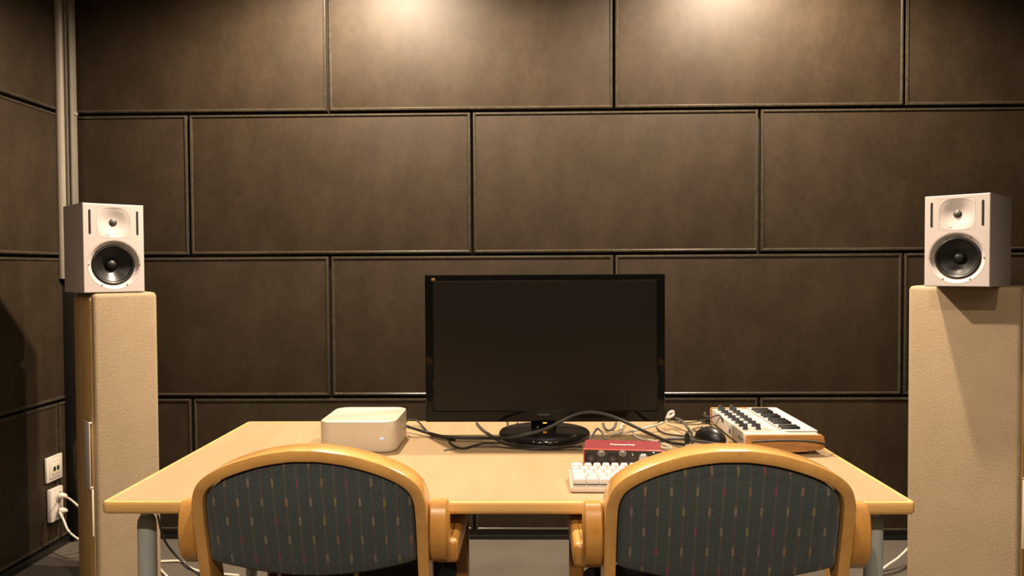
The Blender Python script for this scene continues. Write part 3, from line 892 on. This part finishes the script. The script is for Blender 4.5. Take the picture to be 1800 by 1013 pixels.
# rear panel (faces left): lettering and ports
text_obj('model_lettering', 'MINILAB', .013, 'printgrey', t, (.0028, SL * .16, .027), (PI / 2, 0, -PI / 2), ext=.0002)
obj('usb_port', B(.0022, .0035, SL * .42, SL * .45, .018, .028), 'slot', t)
for k in range(4): obj('vent_line', B(.0024, .0034, SL * (.34 + .035 * k), SL * (.34 + .035 * k) + .0012, .013, .038), 'printgrey', t)

# mouse
mp = at_z(1250, 775, TZ_)
t = thing('computer_mouse', 'small black computer mouse near the keyboard controller', 'mouse', (mp.x, mp.y, Z0), math.radians(35))
bm = BM()
bmesh.ops.create_uvsphere(bm, u_segments=32, v_segments=20, radius=1)
for v in bm.verts:
    z = v.co.z
    v.co = Vector((v.co.x * .030, v.co.y * .047 * (1 + .08 * v.co.y), (z * .032 if z > 0 else z * .004) + .003))
    v.co.z = max(v.co.z, 0)
obj('shell', bm, 'black', t, smooth=80)
bm = BM(); lathe(bm, [(.006, -.003), (.007, 0), (.006, .003)], 'x', 16, c=(0, .026, .0265))
obj('scroll_wheel', bm, 'knobgrey', t)

# upright usb plug
up = at_z(1208, 780, TZ_)
t = thing('cable_connector', 'small black connector standing upright beside the mouse', 'connector', (up.x, up.y, Z0), .2)
bm = BM(); slab(bm, [(.012, .009, .002, 0), (.0125, .0095, .003, .002), (.012, .009, .003, .022), (.008, .006, .002, .026)])
obj('shell', bm, 'black', t)
obj('contact', B(-.003, .003, -.002, .002, .026, .032, .0004), 'knobgrey', t)

# ------------------------------------------------------------------ cables on the desk
def cable(pts, r, mat, label, group=None, name='cable', plugs=None):
    P = [at_z(x, y, TZ_ + max(h, r) + .0006) if len(q) == 0 else None for x, y, h, *q in pts]
    o0 = P[0].copy(); o0.z = Z0
    bm = BM(); tube(bm, [p - o0 for p in P], r, 8, 8)
    o = obj(name, bm, mat, None, loc=o0)
    tag(o, label, 'cable', group)
    return o
def cable_y(pts, r, mat, label, group=None):
    """points as pixel + distance along the room"""
    P = [at_y(x, y, Y) for x, y, Y in pts]
    o0 = P[0].copy()
    bm = BM(); tube(bm, [p - o0 for p in P], r, 8, 8)
    return tag(obj('cable', bm, mat, None, loc=o0), label, 'cable', group)
def Yd(px, py, h=0): return at_z(px, py, TZ_ + h).y
GB = 'cables lying on the desk'
yA = Yd(760, 762, .010)
cable_y([(713.5, 749, yA + .03), (723, 752, yA), (755, 762, yA - .0), (790, 769, Yd(790, 769, .011)), (850, 770.5, Yd(850, 771, .011)), (885, 770, 1.90), (915, 766, 1.88), (955, 756, 1.885), (985, 742, 1.89), (1012, 729, 1.90), (1040, 725, 1.90), (1072, 731, 1.89), (1105, 745, 1.87), (1140, 762, 1.86), (1175, 777, Yd(1175, 779, .006)), (1203, 782, Yd(1203, 784, .006))], .0042, 'cable',
        'thick black cable arching in front of the monitor bottom', GB)
cable([(715, 741, .02), (721, 738, .02), (733, 740, .012), (745, 752, .004), (756, 763, .003), (775, 768, .003), (800, 774.5, .003)], .0026, 'cable', 'thin black cable leaving the mini computer beside the thick one', GB)
cable([(838, 744, .003), (848, 755, .003), (862, 765, .003), (880, 776, .003), (900, 783, .003), (935, 789, .003), (975, 788, .003), (1010, 784, .003)], .0034, 'cablegrey', 'dark grey cable running under the left of monitor foot', GB)
cable([(790, 770, .003), (791, 778, .003), (800, 785, .003), (815, 788.5, .003), (832, 784, .003), (848, 780, .004), (870, 779, .010), (898, 780, .011), (935, 785, .010), (975, 786.5, .010), (1023, 785, .003)], .0026, 'cable', 'thin black cable looping down left of the monitor foot', GB)
cable([(780, 792, .002), (830, 786, .002), (880, 786.5, .002), (940, 791, .002), (1023, 791, .002)], .0013, 'cable', 'hair-thin black cable lowest in front of the monitor foot', GB)
cable_y([(892, 741, 2.16), (893, 750, 2.13), (897, 755, 2.12), (902, 753, 2.12), (910, 744, 2.15)], .0032, 'cable', 'short black cable loop hanging left of the monitor neck', GB)
cable_y([(1036, 774, 1.82), (1043, 763, 1.84), (1050, 754, 1.85), (1057, 759, 1.84), (1062, 767, 1.82), (1065, 774, 1.80)], .0026, 'cable', 'black cable hooped up behind the red interface', GB)
cable_y([(1060, 745, 2.13), (1063, 753, 2.10), (1070, 757, 2.08), (1079, 753, 2.10), (1083, 744, 2.13)], .0036, 'cablegrey', 'grey cable loop below the monitor right of its neck', GB)
cable([(1074, 763, .006), (1100, 761, .006), (1135, 753, .012), (1162, 745, .02), (1172, 741, .03)], .0030, 'cablewhite', 'white cable running back under the monitor right corner', GB)
cable([(1074, 764, .010), (1092, 758, .014), (1092, 750, .010), (1098, 744, .006)], .0026, 'cablewhite', 'short white cable curl behind the red interface', GB)
cable([(1113, 762, .003), (1118, 768, .003), (1132, 773, .003), (1150, 776, .010), (1180, 787, .010), (1168, 788, .004), (1148, 783, .003)], .0030, 'cablewhite', 'white cable doubled back behind the red interface', GB)
cable_y([(1170, 742, 2.14), (1174, 731, 2.14), (1178, 725, 2.14), (1183, 724, 2.14), (1184, 728, 2.14), (1181, 732, 2.13), (1173, 735, 2.12)], .0040, 'cablewhite', 'white cable end curled up beside the monitor edge', GB)
cable([(1169, 739, .02), (1185, 736, .028), (1198, 740, .028), (1210, 754, .020), (1217, 766, .010), (1217, 776, .006)], .0038, 'cablegrey', 'dark grey cable arching over from monitor edge towards connector', GB)
cable([(1154, 752, .003), (1160, 758, .003), (1172, 763, .003), (1195, 766, .003), (1226, 769, .003)], .0022, 'cable', 'thin black cable crossing to the mouse from the left', GB)
cable([(1150, 745, .004), (1152, 747, .004), (1170, 737, .03), (1200, 743, .010), (1228, 741, .010), (1243, 737, .02), (1263, 730, .045), (1268, 735, .045), (1271, 746, .025), (1268, 759, .004)], .0018, 'cable', 'thin black lead crossing to the side of the keyboard controller', GB)
cable([(1237, 762, .006), (1225, 758, .003), (1217, 755, .003), (1232, 751, .003), (1250, 750, .003), (1247, 745, .003), (1238, 741, .006)], .0016, 'cable', 'thin black zigzag lead behind the mouse', GB)
cable([(1155, 778, .004), (1175, 772, .004), (1200, 772, .004), (1220, 775, .004), (1240, 777.5, .004), (1262, 781, .004)], .0036, 'cablegrey', 'dark grey cable passing in front of the mouse', GB)
cable([(1173, 741, .003), (1200, 745, .003), (1225, 746, .003), (1240, 744, .003), (1249, 741, .003)], .0016, 'cable', 'thin black lead close to the rear desk edge', GB)
cable([(1172, 747, .003), (1190, 752, .003), (1212, 760, .003), (1230, 757, .003)], .0010, 'cable', 'hair-thin dark wire between monitor edge and mouse', GB)
cable([(712, 760, .002), (740, 765, .002), (762, 771, .002)], .0009, 'cablegrey', 'hair-thin wire lying beside the mini computer', GB)
# small plug lump near controller
pl = at_z(1241, 744, TZ_)
t = thing('plug_adapter', 'small dark plug adapter at the far left controller corner', 'adapter', (pl.x, pl.y, Z0), .3)
obj('housing', B(-.010, .010, -.014, .014, 0, .022, .003), 'black', t); obj('prong', B(-.003, .003, .005, .008, .022, .03), 'silver', t)
# cable across the wooden cheek
cable_y([(1322, 777.5, SY - .008), (1345, 776, SY - .008), (1380, 775, SY - .008), (1420, 776, SY - .009), (1448, 781, SY - .005), (1462, 788, SY + .01), (1469, 796, SY + .02), (1474, 812, SY + .02), (1478, 850, SY + .03)], .0026, 'cable', 'black cable passing along the wooden cheek and over the desk edge', GB)

# cables under the desk
def cw(pts, r, mat, label, group):
    return cable_y(pts, r, mat, label, group)
cw([(277, 905, 2.35), (287, 945, 2.4), (305, 972, 2.45), (330, 996, 2.45), (352, 1012, 2.4), (380, 1030, 2.35)], .0035, 'cable', 'black cord hanging down behind the left desk leg', 'cords under the desk')
zf = lambda x, y: at_z(x, y, .006).y
cw([(260, 988, zf(260, 988)), (290, 987, zf(290, 987)), (318, 987, zf(318, 987)), (328, 995, zf(328, 995)), (342, 1002, zf(342, 1002)), (365, 1007, zf(365, 1007)), (420, 1012, zf(420, 1012))], .0048, 'cablewhite', 'white cord lying on the floor behind the left chair', 'cords under the desk')
cw([(276, 990, zf(276, 990)), (281, 1000, zf(281, 1000)), (292, 1012, zf(292, 1012)), (310, 1030, zf(310, 1030))], .0042, 'cablewhite', 'short white cord on the floor beside the left stand', 'cords under the desk')
cw([(1540, 1010, 2.90), (1560, 994, 2.93), (1580, 980, 2.96), (1600, 960, 3.0), (1608, 950, 3.02)], .0042, 'cablewhite', 'white cord rising beside the right stand under the desk', 'cords under the desk')
cw([(1604, 978, zf(1604, 978)), (1594, 996, zf(1594, 996)), (1575, 1006, zf(1575, 1006)), (1550, 1012, zf(1550, 1012)), (1530, 1016, zf(1530, 1016))], .0022, 'cable', 'thin black cord on the floor beside the right stand', 'cords under the desk')

# ------------------------------------------------------------------ ceiling spotlights
for x, y, wt, ang, lab in LAMPS:
    t = thing('ceiling_spotlight', lab, 'ceiling light', (x, y, CEIL), 0, 'round ceiling spotlights')
    bm = BM(); lathe(bm, [(.035, -.001), (.05, -.001), (.05, -.006), (.047, -.009), (.036, -.010), (.034, -.003)], n=32, cap0=False, cap1=False)
    obj('trim_ring', bm, 'white', t)
    bm = BM(); lathe(bm, [(.0335, -.004), (.0335, -.0015)], n=28)
    obj('bulb', bm, 'lampglow', t)
    ld = bpy.data.lights.new('spot_light', 'SPOT'); ld.energy = wt; ld.color = WARM
    ld.spot_size = math.radians(ang); ld.spot_blend = .6; ld.shadow_soft_size = .035
    lo_ = bpy.data.objects.new('spot_light', ld); COL.objects.link(lo_); lo_.parent = t
    lo_.location = (0, 0, -.045)
